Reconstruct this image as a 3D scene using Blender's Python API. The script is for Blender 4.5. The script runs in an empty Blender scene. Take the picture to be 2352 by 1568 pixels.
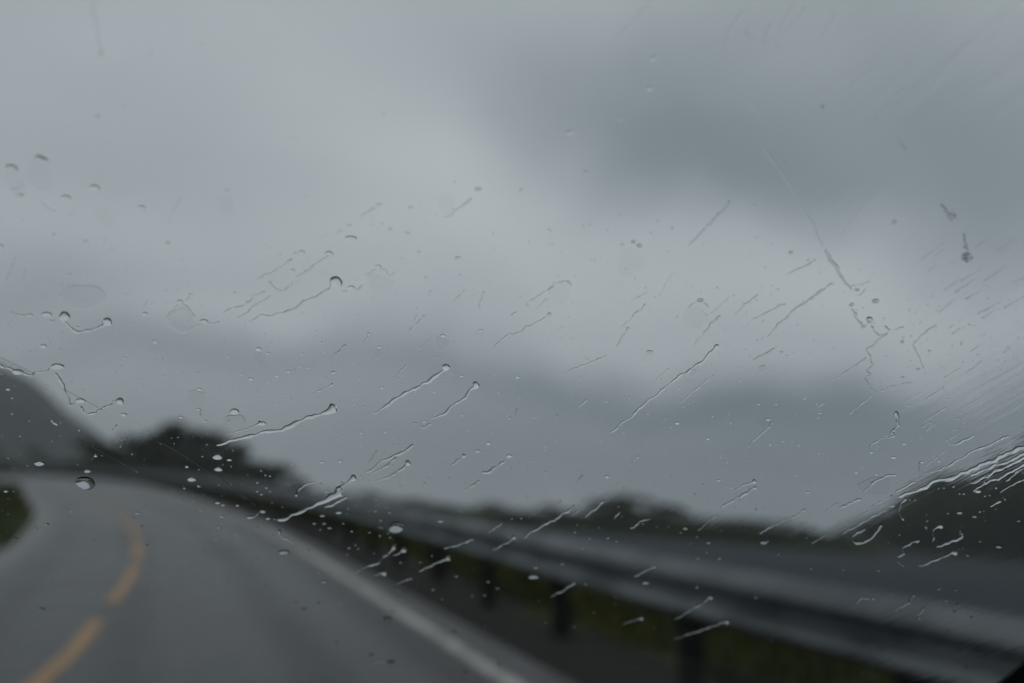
import bpy, math, random
from mathutils import Vector, Matrix, noise
random.seed(7)
SC = bpy.context.scene
COL = SC.collection
PI = math.pi

# ------------------------------------------------------------------ camera
F = 1829.0                 # focal length in units of the 2352-wide reading frame (28 mm on 36 mm)
CX, CY = 1176.0, 784.0
EYE = 1.35
PITCH, ROLL = math.radians(11.92), math.radians(4.3)
camd = bpy.data.cameras.new('camera'); cam = bpy.data.objects.new('camera', camd); COL.objects.link(cam)
camd.lens = 28; camd.sensor_width = 36; camd.clip_start = 0.01; camd.clip_end = 9000
f0 = Vector((0, math.cos(PITCH), math.sin(PITCH)))
r0 = Vector((1, 0, 0)); u0 = r0.cross(f0)
r = r0*math.cos(ROLL) + u0*math.sin(ROLL)       # camera rolled with the banked road
u = r.cross(f0); f = f0
CAM = Vector((0, 0, EYE + 0.02))
cam.matrix_world = Matrix(((r.x, u.x, -f.x, CAM.x), (r.y, u.y, -f.y, CAM.y), (r.z, u.z, -f.z, CAM.z), (0, 0, 0, 1)))
SC.camera = cam
camd.dof.use_dof = True; camd.dof.focus_distance = 0.50; camd.dof.aperture_fstop = 2.5

# ------------------------------------------------------------------ world, sun, exposure
SC.view_settings.view_transform = 'Standard'; SC.view_settings.look = 'None'
SC.view_settings.exposure = 0.0; SC.view_settings.gamma = 1
SUN_EL, SUN_AZ = math.radians(58), math.radians(200)
W = bpy.data.worlds.new('World'); SC.world = W; W.use_nodes = True
nt = W.node_tree; N = nt.nodes; L = nt.links; N.clear()
out = N.new('ShaderNodeOutputWorld'); bg = N.new('ShaderNodeBackground'); bg.inputs[1].default_value = 0.1
L.new(bg.outputs[0], out.inputs[0])
sky = N.new('ShaderNodeTexSky'); sky.sky_type = 'NISHITA'; sky.sun_disc = False
sky.sun_elevation = SUN_EL; sky.sun_rotation = SUN_AZ; sky.dust_density = 4
tc = N.new('ShaderNodeTexCoord')
def vmath(op, a=None, b=None):
    n = N.new('ShaderNodeVectorMath'); n.operation = op
    for i, x in enumerate((a, b)):
        if x is None: continue
        if hasattr(x, 'links'): L.new(x, n.inputs[i])
        else: n.inputs[i].default_value = x
    return n
def fm(op, a, b=None, c=None):
    n = N.new('ShaderNodeMath'); n.operation = op
    for i, x in enumerate((a, b, c)):
        if x is None: continue
        if hasattr(x, 'links'): L.new(x, n.inputs[i])
        else: n.inputs[i].default_value = x
    return n.outputs[0]
def nz(scale, detail, rough=.5, vec=None):
    n = N.new('ShaderNodeTexNoise'); n.inputs['Scale'].default_value = scale
    n.inputs['Detail'].default_value = detail; n.inputs['Roughness'].default_value = rough
    if vec: L.new(vec, n.inputs['Vector'])
    return n
gen = tc.outputs['Generated']
w1 = nz(4.5, 2, .45, gen)
wob = vmath('SUBTRACT', w1.outputs['Color'], (.5, .5, .5)); wob2 = vmath('SCALE', wob.outputs[0]); wob2.inputs['Scale'].default_value = .15
dirw = vmath('ADD', gen, wob2.outputs[0]).outputs[0]
def pixdir(px, py):
    return (f + r*((px-CX)/F) - u*((py-CY)/F)).normalized()
# cloud masses: where they stand in the sky (bearing and height), their spread, brightness
BLOBS = [ # px, py, half width, half height, tilt deg, amount
 (1260, 170, 300, 110, -25, -.028), (1560, 260, 330, 130, -30, -.042), (1680, 420, 260, 80, -12, -.06), (1370, 290, 170, 80, -30, -.018),
 (2000, 300, 260, 170, 0, -.055), (2320, 480, 140, 200, 20, -.08),
 (980, 330, 190, 90, -20, .055), (1150, 560, 420, 110, -12, .05), (1900, 610, 300, 60, -8, .05), (2150, 740, 260, 60, -8, .05), (700, 60, 450, 90, 0, .02), (1300,0,300,70,0,.035),
 (20, 680, 170, 50, 0, -.055), (300, 800, 340, 34, 3, -.05), (700, 830, 260, 40, -4, -.03), (1100, 840, 260, 40, -8, -.035), (350, 190, 200, 60, 0, -.01),
 (1500, 890, 330, 42, -6, -.068), (1980, 950, 460, 60, -4, -.062), (850, 980, 520, 70, -4, -.035), (1500, 1100, 600, 130, -4, -.085), (2100, 1120, 400, 90, -4, -.085), (1500, 980, 700, 120, -4, -.03),
 (330, 420, 330, 60, -6, -.018), (150, 560, 330, 60, 0, .02), (2330, 60, 120, 90, 0, .015), (600,1060,700,60,-4,-.03), (1800, 130, 340, 130, -10, -.035), (820, 760, 300, 26, -10, .02), (520, 700, 260, 30, 6, .025), (1750, 820, 330, 24, -8, .025)]
acc = None
for (px, py, sw, sh, tilt, amt) in BLOBS:
    c = pixdir(px, py)
    a0 = (r - c*r.dot(c)).normalized(); b0 = c.cross(a0)*-1
    b0 = (u - c*u.dot(c) - a0*(u.dot(a0))).normalized()
    t = math.radians(tilt)                  # negative: falls to the right
    A = (a0*math.cos(t) + b0*math.sin(t)).normalized(); B = c.cross(A).normalized()
    da = vmath('DOT_PRODUCT', dirw, tuple(A*(F/sw))).outputs['Value']
    db = vmath('DOT_PRODUCT', dirw, tuple(B*(F/sh))).outputs['Value']
    ra = vmath('DOT_PRODUCT', tuple(A*(F/sw)), tuple(c)).outputs['Value']
    s = fm('ADD', fm('MULTIPLY', da, da), fm('MULTIPLY', db, db))
    fc = vmath('DOT_PRODUCT', dirw, tuple(c)).outputs['Value']
    g = fm('MULTIPLY', fm('GREATER_THAN', fc, 0.0), fm('EXPONENT', fm('MULTIPLY', s, -.5)))
    g = fm('MULTIPLY', g, amt*1.5)
    acc = g if acc is None else fm('ADD', acc, g)
sep = N.new('ShaderNodeSeparateXYZ'); L.new(gen, sep.inputs[0])
st = vmath('MULTIPLY', gen, (1, 1, 2.6)).outputs[0]
n2 = nz(3.2, 3, .5, st).outputs['Fac']
lum = fm('ADD', fm('ADD', acc, .455), fm('MULTIPLY', fm('SUBTRACT', n2, .5), .07))
lum = fm('MAXIMUM', lum, .08)
# below the horizon nothing of the sky shows
comb = N.new('ShaderNodeCombineColor')
# darker cloud is bluer
L.new(fm('MULTIPLY_ADD', lum, 9.9, -.245), comb.inputs[0]); L.new(fm('MULTIPLY_ADD', lum, 10.08, .112), comb.inputs[1]); L.new(fm('MULTIPLY_ADD', lum, 9.8, .50), comb.inputs[2])
mix = N.new('ShaderNodeMix'); mix.data_type = 'RGBA'; mix.inputs[0].default_value = .97
L.new(sky.outputs[0], mix.inputs[6]); L.new(comb.outputs[0], mix.inputs[7]); L.new(mix.outputs[2], bg.inputs[0])
W.cycles.sampling_method = 'MANUAL'; W.cycles.sample_map_resolution = 512

sund = bpy.data.lights.new('sun', 'SUN'); sun = bpy.data.objects.new('sun', sund); COL.objects.link(sun)
sund.energy = 0.5; sund.angle = math.radians(40); sund.color = (1, .97, .93)
sd = Vector((math.sin(SUN_AZ)*math.cos(SUN_EL), math.cos(SUN_AZ)*math.cos(SUN_EL), math.sin(SUN_EL)))
sun.rotation_euler = sd.to_track_quat('Z', 'Y').to_euler()
cy = SC.cycles
cy.use_denoising = True; cy.max_bounces = 14; cy.transmission_bounces = 12; cy.transparent_max_bounces = 12
cy.diffuse_bounces = 2; cy.glossy_bounces = 3; cy.volume_bounces = 1
cy.caustics_refractive = False; cy.caustics_reflective = False; cy.blur_glossy = 0.0

# ------------------------------------------------------------------ frames of reference
# road plane: banked up to the right and climbing; its own horizon lies at row 1062 of the reading frame
k0 = (1062-CY)/F
g = (f - u*k0).normalized(); n = (u + f*k0).normalized()
FOOT = CAM - n*EYE
def RP(X, D, Z=0.0): return FOOT + r*X + g*D + n*Z            # point given in the road plane
def gp(px, py):                                                 # where a sight line meets the road plane
    d = f + r*((px-CX)/F) - u*((py-CY)/F)
    t = -EYE/d.dot(n); p = CAM + d*t - FOOT
    return (p.dot(r), p.dot(g))
def plane_z(x, y):
    p0 = FOOT; return p0.z - (n.x*(x-p0.x) + n.y*(y-p0.y))/n.z
def bearing(px, dist):                                          # ground position on a bearing, at a distance
    d = f + r*((px-CX)/F) - u*((1170+.075*(px-CX)-CY)/F)
    h = Vector((d.x, d.y)).normalized(); return h.x*dist, h.y*dist

def rise(px, py, dist):                                         # height met by a sight line at a horizontal distance
    d = pixdir(px, py); return CAM.z + dist*d.z/math.hypot(d.x, d.y)
# ------------------------------------------------------------------ helpers
def mat(name, base=(.5,.5,.5), rough=.6, **kw):
    m = bpy.data.materials.new(name); m.use_nodes = True
    b = m.node_tree.nodes['Principled BSDF']
    b.inputs['Base Color'].default_value = (*base, 1); b.inputs['Roughness'].default_value = rough
    for k, v in kw.items():
        b.inputs[k.replace('_', ' ')].default_value = v
    return m
def mottled(name, c1, c2, scale, rough=(.5,.8), bump=.3, bscale=None, detail=5, coord='Object', stretch=(1,1,1), **kw):
    m = mat(name, c1, rough[0], **kw); t = m.node_tree; b = t.nodes['Principled BSDF']
    tcx = t.nodes.new('ShaderNodeTexCoord'); mp = t.nodes.new('ShaderNodeMapping'); mp.inputs['Scale'].default_value = stretch
    t.links.new(tcx.outputs[coord], mp.inputs[0])
    a = t.nodes.new('ShaderNodeTexNoise'); a.inputs['Scale'].default_value = scale; a.inputs['Detail'].default_value = detail
    t.links.new(mp.outputs[0], a.inputs['Vector'])
    cr = t.nodes.new('ShaderNodeValToRGB'); cr.color_ramp.elements[0].position = .35; cr.color_ramp.elements[1].position = .65
    cr.color_ramp.elements[0].color = (*c1, 1); cr.color_ramp.elements[1].color = (*c2, 1)
    t.links.new(a.outputs['Fac'], cr.inputs[0]); t.links.new(cr.outputs[0], b.inputs['Base Color'])
    mr = t.nodes.new('ShaderNodeMapRange'); mr.inputs[3].default_value = rough[0]; mr.inputs[4].default_value = rough[1]
    mr.inputs[1].default_value = .3; mr.inputs[2].default_value = .7
    t.links.new(a.outputs['Fac'], mr.inputs[0]); t.links.new(mr.outputs[0], b.inputs['Roughness'])
    if bump:
        bn = t.nodes.new('ShaderNodeTexNoise'); bn.inputs['Scale'].default_value = bscale or scale*8; bn.inputs['Detail'].default_value = 4
        t.links.new(mp.outputs[0], bn.inputs['Vector'])
        bb = t.nodes.new('ShaderNodeBump'); bb.inputs['Strength'].default_value = bump; bb.inputs['Distance'].default_value = .02
        t.links.new(bn.outputs['Fac'], bb.inputs['Height']); t.links.new(bb.outputs[0], b.inputs['Normal'])
    return m
def obj(name, verts, faces, m, parent=None, smooth=False, label=None, cat=None, group=None, kind=None, uvs=None):
    me = bpy.data.meshes.new(name); me.from_pydata([tuple(v) for v in verts], [], faces)
    if smooth is True: me.polygons.foreach_set('use_smooth', [True]*len(me.polygons))
    elif smooth: me.polygons.foreach_set('use_smooth', smooth)
    if m: me.materials.append(m)
    if uvs:
        uv = me.uv_layers.new(name='UVMap')
        for lp in me.loops: uv.data[lp.index].uv = uvs[lp.vertex_index]
    me.update()
    o = bpy.data.objects.new(name, me); COL.objects.link(o)
    if parent: o.parent = parent
    tag(o, label, cat, group, kind); return o
def tag(o, label=None, cat=None, group=None, kind=None):
    if label: o['label'] = label
    if cat: o['category'] = cat
    if group: o['group'] = group
    if kind: o['kind'] = kind
def empty(name, loc, **kw):
    o = bpy.data.objects.new(name, None); COL.objects.link(o); o.location = loc; o.empty_display_size = .2; tag(o, **kw); return o
def crom(pts, step):
    P = [Vector(p) for p in pts]; P = [P[0]*2-P[1]] + P + [P[-1]*2-P[-2]]; res = []
    for i in range(1, len(P)-2):
        a, b, c, d = P[i-1:i+3]; k = max(1, int((c-b).length/step))
        for j in range(k):
            t = j/k
            res.append(.5*((2*b) + (c-a)*t + (2*a-5*b+4*c-d)*t*t + (3*b-3*c+d-a)*t*t*t))
    res.append(P[-2]); return res
def resample(P, nseg):
    L_ = [0]
    for a, b in zip(P, P[1:]): L_.append(L_[-1] + (b-a).length)
    out_ = []; j = 0
    for i in range(nseg+1):
        s = L_[-1]*i/nseg
        while j < len(P)-2 and L_[j+1] < s: j += 1
        t = (s-L_[j])/max(1e-9, L_[j+1]-L_[j]); out_.append(P[j].lerp(P[j+1], min(1, t)))
    return out_, L_[-1]
def normals2(P):
    R = []
    for i in range(len(P)):
        t = (P[min(i+1, len(P)-1)] - P[max(i-1, 0)]).normalized(); R.append(Vector((-t.y, t.x)))
    return R
def box_at(V_, F_, c, ax, ay, az, sx, sy, sz):
    b = len(V_)
    for dz in (-1, 1):
        for dx, dy in ((-1,-1),(1,-1),(1,1),(-1,1)): V_.append(c + ax*dx*sx/2 + ay*dy*sy/2 + az*dz*sz/2)
    F_ += [[b+i for i in q] for q in ((3,2,1,0),(4,5,6,7),(0,1,5,4),(1,2,6,5),(2,3,7,6),(3,0,4,7))]

# ------------------------------------------------------------------ road
Wpx = [(1152,1552),(977,1440),(788,1320),(663,1243),(538,1183),(373,1126),(250,1102),(120,1091),(0,1087)]
Ypx = [(99,1556),(166,1498),(219,1432),(262,1376),(303,1316),(317,1268),(308,1218),(265,1175),(207,1142),(120,1120),(0,1102)]
Lpx = [(0,1262),(45,1232),(78,1172),(50,1128),(0,1108)]
def ground_line(px, near, far):
    P = [Vector(gp(*p)) for p in px]
    d = (P[1]-P[0]).normalized() if near else None
    pre = [P[0] - d*s for s in (14, 7, 3)]
    return crom(pre + P + [Vector(q) for q in far], .5)
Wl = ground_line(Wpx, 1, [(-92,112),(-150,118)])
Yl = ground_line(Ypx, 1, [(-66,86),(-100,101),(-150,108)])
Ll = ground_line(Lpx, 1, [(-62,76),(-98,91),(-150,98)])
asph = mottled('wet_asphalt', (.062,.064,.066), (.108,.108,.109), .9, (.2,.5), .25, 220)
asph.node_tree.nodes['Principled BSDF'].inputs['Specular IOR Level'].default_value = .32
t = asph.node_tree; bs = t.nodes['Principled BSDF']
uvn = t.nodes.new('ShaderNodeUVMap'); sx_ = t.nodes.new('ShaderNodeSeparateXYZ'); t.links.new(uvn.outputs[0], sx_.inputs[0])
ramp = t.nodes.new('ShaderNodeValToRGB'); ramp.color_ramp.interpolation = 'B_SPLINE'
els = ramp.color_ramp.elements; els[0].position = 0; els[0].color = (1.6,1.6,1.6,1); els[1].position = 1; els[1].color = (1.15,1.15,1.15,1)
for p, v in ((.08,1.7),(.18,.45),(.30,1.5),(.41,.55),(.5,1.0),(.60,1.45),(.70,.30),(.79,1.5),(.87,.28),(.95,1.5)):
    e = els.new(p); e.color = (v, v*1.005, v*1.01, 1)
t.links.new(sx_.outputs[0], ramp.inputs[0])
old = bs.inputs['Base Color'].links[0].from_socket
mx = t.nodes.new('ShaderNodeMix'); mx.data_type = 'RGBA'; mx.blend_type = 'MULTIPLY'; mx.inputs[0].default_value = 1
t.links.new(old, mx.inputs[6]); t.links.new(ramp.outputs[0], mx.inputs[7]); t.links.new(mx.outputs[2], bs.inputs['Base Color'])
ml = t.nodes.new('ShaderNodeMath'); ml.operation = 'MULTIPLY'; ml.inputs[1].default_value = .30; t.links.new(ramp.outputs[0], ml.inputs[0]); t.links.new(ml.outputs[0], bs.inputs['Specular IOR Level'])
NS = 220
Wr, LW = resample(Wl, NS); Yr, LY = resample(Yl, NS); Lr, LL = resample(Ll, NS)
Wn = normals2(Wr)                      # points to the left of travel
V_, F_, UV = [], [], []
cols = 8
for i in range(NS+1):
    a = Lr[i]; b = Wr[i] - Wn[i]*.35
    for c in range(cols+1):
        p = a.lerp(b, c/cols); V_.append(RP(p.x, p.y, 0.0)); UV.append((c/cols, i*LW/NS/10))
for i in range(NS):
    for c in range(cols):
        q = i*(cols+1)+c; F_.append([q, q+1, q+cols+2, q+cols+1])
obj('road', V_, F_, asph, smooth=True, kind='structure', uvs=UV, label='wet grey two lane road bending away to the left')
def ribbon(name, P, width, m, z, segs=None, jag=0.0, **kw):
    V_, F_ = [], []; Q = normals2(P); dist = 0; prev = None
    for i in range(len(P)):
        if i: dist += (P[i]-P[i-1]).length
        on = segs(dist) if segs else True
        if on:
            w = width*(1 + random.uniform(-jag, jag)); b = len(V_)
            V_ += [RP(*(P[i]+Q[i]*w/2), z), RP(*(P[i]-Q[i]*w/2), z)]
            if prev is not None: F_.append([prev, prev+1, b+1, b])
            prev = b
        else: prev = None
    return obj(name, V_, F_, m, **kw)
paint = mottled('worn_white_paint', (.24,.24,.23), (.52,.51,.48), 5, (.4,.6), .1)
worn = mottled('trodden_grey_paint', (.13,.13,.13), (.19,.19,.185), 8, (.4,.6), .1)
ypaint = mottled('worn_orange_paint', (.26,.15,.065), (.42,.24,.10), 9, (.4,.6), .1)
Wfine = resample(Wl, 900)[0]; Yfine = resample(Yl, 900)[0]
ribbon('edge_line', Wfine, .115, paint, .004, jag=.05, kind='structure', label='worn white line along the outer road edge')
# dashes: place gap where the photo has it
gapD = gp(236, 1404); dacc = 0; best = (9, 0)
for a, b in zip(Yfine, Yfine[1:]):
    dacc += (b-a).length
    dd = (b-Vector(gapD)).length
    if dd < best[0]: best = (dd, dacc)
g0 = best[1]
def dash(d):
    x = (d-g0+.28) % 4.0
    if d < g0+.3: return (g0-.28-d) > 0
    return x > .56 and not (3.3 < x < 3.3)
ribbon('centre_line', Yfine, .13, ypaint, .004, segs=dash, jag=.04, kind='structure', label='dashed orange yellow line along the middle of the road')
Lin = [p - q*.25 for p, q in zip(resample(Ll, 900)[0], normals2(resample(Ll, 900)[0]))]
ribbon('edge_line', Lin, .34, worn, .004, kind='structure', label='pale line along the inner road edge beside the grass')
# dark gravel shoulder, outside the white line
grav = mottled('wet_gravel', (.012,.0105,.009), (.026,.023,.020), 22, (.75,.95), .6, 120)
grav.node_tree.nodes['Principled BSDF'].inputs['Specular IOR Level'].default_value = .2
V_, F_ = [], []
for i in range(NS+1):
    for j, o_ in enumerate((.34, .7, 1.3)):
        p = Wr[i] - Wn[i]*o_; V_.append(RP(p.x, p.y, -.004 - .02*j*random.random()))
for i in range(NS):
    for j in range(2):
        q = i*3+j; F_.append([q, q+1, q+4, q+3])
obj('shoulder', V_, F_, grav, kind='structure', label='dark wet gravel strip between road and guardrail')

# ------------------------------------------------------------------ ground, water, mountain
Wc = [RP(p.x, p.y) for p in Wr[::2]]
def outward(x, y):        # signed distance from the white line, positive on the guardrail side
    bd, bi = 1e9, 0
    for i, p in enumerate(Wc):
        d = (p.x-x)**2 + (p.y-y)**2
        if d < bd: bd, bi = d, i
    a = Wc[max(0, bi-1)]; b = Wc[min(len(Wc)-1, bi+1)]
    tx, ty = b.x-a.x, b.y-a.y; l = math.hypot(tx, ty)
    s = ((x-a.x)*ty - (y-a.y)*tx)/l
    return math.copysign(math.sqrt(bd), s) if bd > 9 else s
def sst(a, b, x):
    t = max(0, min(1, (x-a)/(b-a))); return t*t*(3-2*t)
WATER = -1.3
def ground_z(x, y):
    rr = math.hypot(x, y); az = math.atan2(x, y)
    d = outward(x, y)
    pz = plane_z(x, y)
    shore = 132 + 16*noise.noise(Vector((az*4, 1.5, 0)))
    shore = shore + (215-shore)*sst(.33, .42, az)
    far = -2.8 + 4.0*sst(shore, shore+25, rr)
    left = .2 + .8*noise.noise(Vector((x*.01, y*.01, 3)))
    zt = left + (far-left)*sst(-.36, -.16, az) if y > 0 else (far if x > 0 else left)
    if d < 0:
        w = sst(60, 220, -d); return (pz-.05)*(1-w) + (1.5)*w + .25*sst(9, 22, -d)*(1-w)
    w = sst(1.9, 9.0, d)
    return (pz-.05)*(1-w) + zt*w + .06*noise.noise(Vector((x*.7, y*.7, 0)))*(1 if d > .9 else 0)
gmat = mottled('rough_ground', (.022,.030,.009), (.045,.052,.014), .9, (.85,.98), .5, 9)
gmat.node_tree.nodes['Principled BSDF'].inputs['Specular IOR Level'].default_value = .15
V_, F_ = [], []
radii = [1.5*1.085**i for i in range(86)]; radii = [0.0] + radii + [2200, 3200]
NA = 220
V_.append(Vector((0, 0, plane_z(0, 0)-.05)))
for rr in radii[1:]:
    for a in range(NA):
        th = 2*PI*a/NA; x, y = rr*math.sin(th), rr*math.cos(th); V_.append(Vector((x, y, ground_z(x, y))))
for a in range(NA): F_.append([0, 1+(a+1)%NA, 1+a])
for i in range(len(radii)-2):
    for a in range(NA):
        b = 1+i*NA; a2 = (a+1)%NA; F_.append([b+a, b+a2, b+NA+a2, b+NA+a])
obj('ground', V_, F_, gmat, smooth=True, kind='structure', label='grassy ground')
wm = mottled('grey_water', (.012,.017,.022), (.02,.027,.034), .02, (.55,.7), 0)
wm.node_tree.nodes['Principled BSDF'].inputs['Specular IOR Level'].default_value = .10
t = wm.node_tree; bn = t.nodes.new('ShaderNodeTexNoise'); bn.inputs['Scale'].default_value = .9; bn.inputs['Detail'].default_value = 5
tcx = t.nodes.new('ShaderNodeTexCoord'); t.links.new(tcx.outputs['Object'], bn.inputs['Vector'])
bb = t.nodes.new('ShaderNodeBump'); bb.inputs['Strength'].default_value = .9; bb.inputs['Distance'].default_value = .25
t.links.new(bn.outputs['Fac'], bb.inputs['Height']); t.links.new(bb.outputs[0], t.nodes['Principled BSDF'].inputs['Normal'])
obj('water', [(-160,2,WATER),(900,-500,WATER),(1400,900,WATER),(-160,900,WATER)], [[0,1,2,3]], wm, kind='structure', label='slate grey water behind the guardrail')
# mountain, far left
mm = mottled('wooded_slope', (.020,.030,.026), (.045,.055,.052), .03, (.8,.95), .8, .25)
prof = [(-1500,500),(-1000,560),(-500,650),(-200,765),(0,858),(100,922),(170,972),(250,1026),(330,1062),(430,1094),(520,1115)]
V_, F_ = [], []; nr = 16; na = 90
DM = 700
for i in range(na+1):
    px = -1500 + 2020*i/na
    for (a, b) in zip(prof, prof[1:]):
        if a[0] <= px <= b[0]: py = a[1] + (b[1]-a[1])*(px-a[0])/(b[0]-a[0])
    hor = 1170+.075*(px-CX)
    H = rise(px, py, DM) + 3.0*noise.noise(Vector((px*.012, 0, 0)))
    for j in range(nr+1):
        q = j/nr*2-1; dd = DM + q*330; x, y = bearing(px, dd)
        V_.append(Vector((x, y, -6 + (max(H,0)+6)*max(0, math.cos(q*PI/2))**1.2*(1 + .0*q) + 4*noise.noise(Vector((x*.02, y*.02, 0)))*(1-abs(q)))))
for i in range(na):
    for j in range(nr):
        q = i*(nr+1)+j; F_.append([q, q+nr+1, q+nr+2, q+1])
obj('mountain', V_, F_, mm, smooth=True, kind='structure', label='steep grey wooded mountain fading into the rain')

# ------------------------------------------------------------------ guardrail
steel = mottled('galvanised_steel', (.085,.095,.102), (.205,.22,.23), 2, (.38,.55), .05, 60, Metallic=.55)
dark_steel = mottled('dark_weathered_post', (.010,.010,.010), (.02,.019,.018), 12, (.75,.9), .1)
dark_steel.node_tree.nodes['Principled BSDF'].inputs['Specular IOR Level'].default_value = .15
RAILOFF = .82
rp = []
for i, p in enumerate(Wl):
    pass
Wf2, LWf = resample(Wl, 1400); Wn2 = normals2(Wf2)
rail2 = [p - q*RAILOFF for p, q in zip(Wf2, Wn2)]
# on the near side the rail leaves the white line a little
def rail_adj(p, q):
    return p - q*(.10*sst(6, 3, p.y))
rail2 = [rail_adj(p, q) for p, q in zip(rail2, Wn2)]
root = empty('guardrail', RP(rail2[0].x, rail2[0].y, 0), label='galvanised steel guardrail on dark posts curving along the outer road edge', cat='guardrail')
PR = [(-.010,.45),(-.030,.462),(-.070,.478),(-.086,.495),(-.084,.515),(-.055,.548),(-.012,.580),(0,.592),(0,.622),(-.012,.634),(-.055,.648),(-.082,.668),(-.086,.690),(-.060,.726),(-.022,.762),(-.008,.78)]
V_, F_ = [], []; K = len(PR)*2
step = 2
idx = list(range(0, 1401, step))
for i in idx:
    p, q = rail2[i], Wn2[i]
    for (o_, z_) in PR: a = p - q*o_*1.0 + q*0; V_.append(RP(p.x - q.x*(o_), p.y - q.y*(o_), z_))   # ridges face the road
    for (o_, z_) in reversed(PR): V_.append(RP(p.x - q.x*(o_+.004), p.y - q.y*(o_+.004), z_))
# note: PR offsets are negative towards the road, so ridges bulge to the traffic side
for i in range(len(idx)-1):
    for k in range(K):
        a = i*K+k; b = i*K+(k+1)%K; F_.append([a, b, b+K, a+K])
F_.append(list(range(K))); e = (len(idx)-1)*K; F_.append([e+k for k in reversed(range(K))])
Minv = Matrix.Translation(-root.location)
V_ = [v - root.location for v in V_]
obj('beam', V_, F_, steel, root, smooth=True)
# posts
dacc = 0; seg = LWf/1400
anchor = Vector(gp(1270, 1453)); bi = min(range(1401), key=lambda i: (rail2[i]-anchor).length)
sp = 1.62/seg
kk = bi - int(bi/sp)*sp
npost = 0
while kk < 1400 and npost < 62:
    i = int(kk); p, q = rail2[i], Wn2[i]; t_ = Vector((q.y, -q.x))
    ax = (r*q.x + g*q.y); ay = (r*t_.x + g*t_.y)
    if (p.y > -1.5):
        V_, F_ = [], []
        c = RP(p.x - q.x*.10, p.y - q.y*.10, .20) - root.location      # sigma post: web and two flanges
        box_at(V_, F_, c, ax, ay, n, .095, .012, 1.02)
        box_at(V_, F_, c + ax*.048 + ay*.028, ax, ay, n, .010, .07, 1.02); box_at(V_, F_, c - ax*.048 - ay*.028, ax, ay, n, .010, .07, 1.02)
        po = obj('post', V_, F_, dark_steel, root)
        if npost < 12:
            V_, F_ = [], []; box_at(V_, F_, RP(p.x - q.x*.028, p.y - q.y*.028, .615) - root.location, ax, ay, n, .05, .09, .20)
            obj('spacer', V_, F_, steel, po)
            V_, F_ = [], []; c = RP(p.x + q.x*.012, p.y + q.y*.012, .615) - root.location; b = len(V_)
            for s_ in range(8):
                for d_ in (0, 1): V_.append(c + ax*.014*d_ + (ay*math.cos(s_*PI/4) + n*math.sin(s_*PI/4))*.016)
            for s_ in range(8): F_.append([2*s_, 2*((s_+1)%8), 2*((s_+1)%8)+1, 2*s_+1])
            F_.append([2*s_+1 for s_ in range(8)])
            obj('bolt', V_, F_, steel, po)
        npost += 1
    kk += sp

# ------------------------------------------------------------------ grass tufts
grass = mottled('wet_grass', (.016,.024,.005), (.066,.070,.010), 1.6, (.75,.9), 0)
grass.node_tree.nodes['Principled BSDF'].inputs['Specular IOR Level'].default_value = .15
V_, F_ = [], []
def blade(x, y, z, h):
    a = random.uniform(0, 2*PI); w = h*.09; dx, dy = math.cos(a)*w, math.sin(a)*w; lx, ly = random.uniform(-.4,.4)*h, random.uniform(-.4,.4)*h
    b = len(V_); V_.extend([Vector((x-dx, y-dy, z-.02)), Vector((x+dx, y+dy, z-.02)), Vector((x+lx+dx*.6, y+ly+dy*.6, z+h*.65)), Vector((x+lx*1.7, y+ly*1.7, z+h))])
    F_.append([b, b+1, b+2, b+3])
for _ in range(26000):
    i = int(random.random()**1.6*700) + 40
    if i >= 1400: continue
    p, q = Wf2[min(1399, i)], Wn2[min(1399, i)]
    if p.y > 60: continue
    o_ = 1.25 + abs(random.gauss(0, 1.5)) + .3*noise.noise(Vector((p.x, p.y, 0)))
    P = RP(p.x - q.x*o_, p.y - q.y*o_)
    blade(P.x, P.y, ground_z(P.x, P.y), random.uniform(.10, .28))
for _ in range(9000):
    i = int(random.random()*150) + 0; j = min(NS, max(0, i)); p = Lr[j]; q = normals2(Lr)[j] if False else Wn[j]
    o_ = .15 + abs(random.gauss(0, 2.6)); P = RP(p.x + q.x*o_, p.y + q.y*o_)
    blade(P.x, P.y, ground_z(P.x, P.y), random.uniform(.12, .35))
obj('grass', V_, F_, grass, kind='stuff', label='wet green grass along both sides of the road')

# ------------------------------------------------------------------ trees
leafm = [mottled('dark_foliage', (.014,.024,.010), (.036,.050,.018), .8, (.6,.8), 0), mottled('olive_foliage', (.022,.032,.011), (.045,.056,.02), .8, (.6,.8), 0)]
for m_ in leafm: m_.node_tree.nodes['Principled BSDF'].inputs['Specular IOR Level'].default_value = .2
bark = mottled('bark', (.05,.04,.03), (.09,.075,.06), 6, (.8,.9), .5, stretch=(1,1,.2))
def tube(V_, F_, a, b, ra, rb, k=7):
    d = (b-a).normalized(); x = d.orthogonal().normalized(); y = d.cross(x); s = len(V_)
    for c, rad in ((a, ra), (b, rb)):
        for i in range(k): V_.append(c + (x*math.cos(2*PI*i/k) + y*math.sin(2*PI*i/k))*rad)
    for i in range(k): F_.append([s+i, s+(i+1)%k, s+k+(i+1)%k, s+k+i])
    F_.append([s+k+i for i in range(k)])
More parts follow.
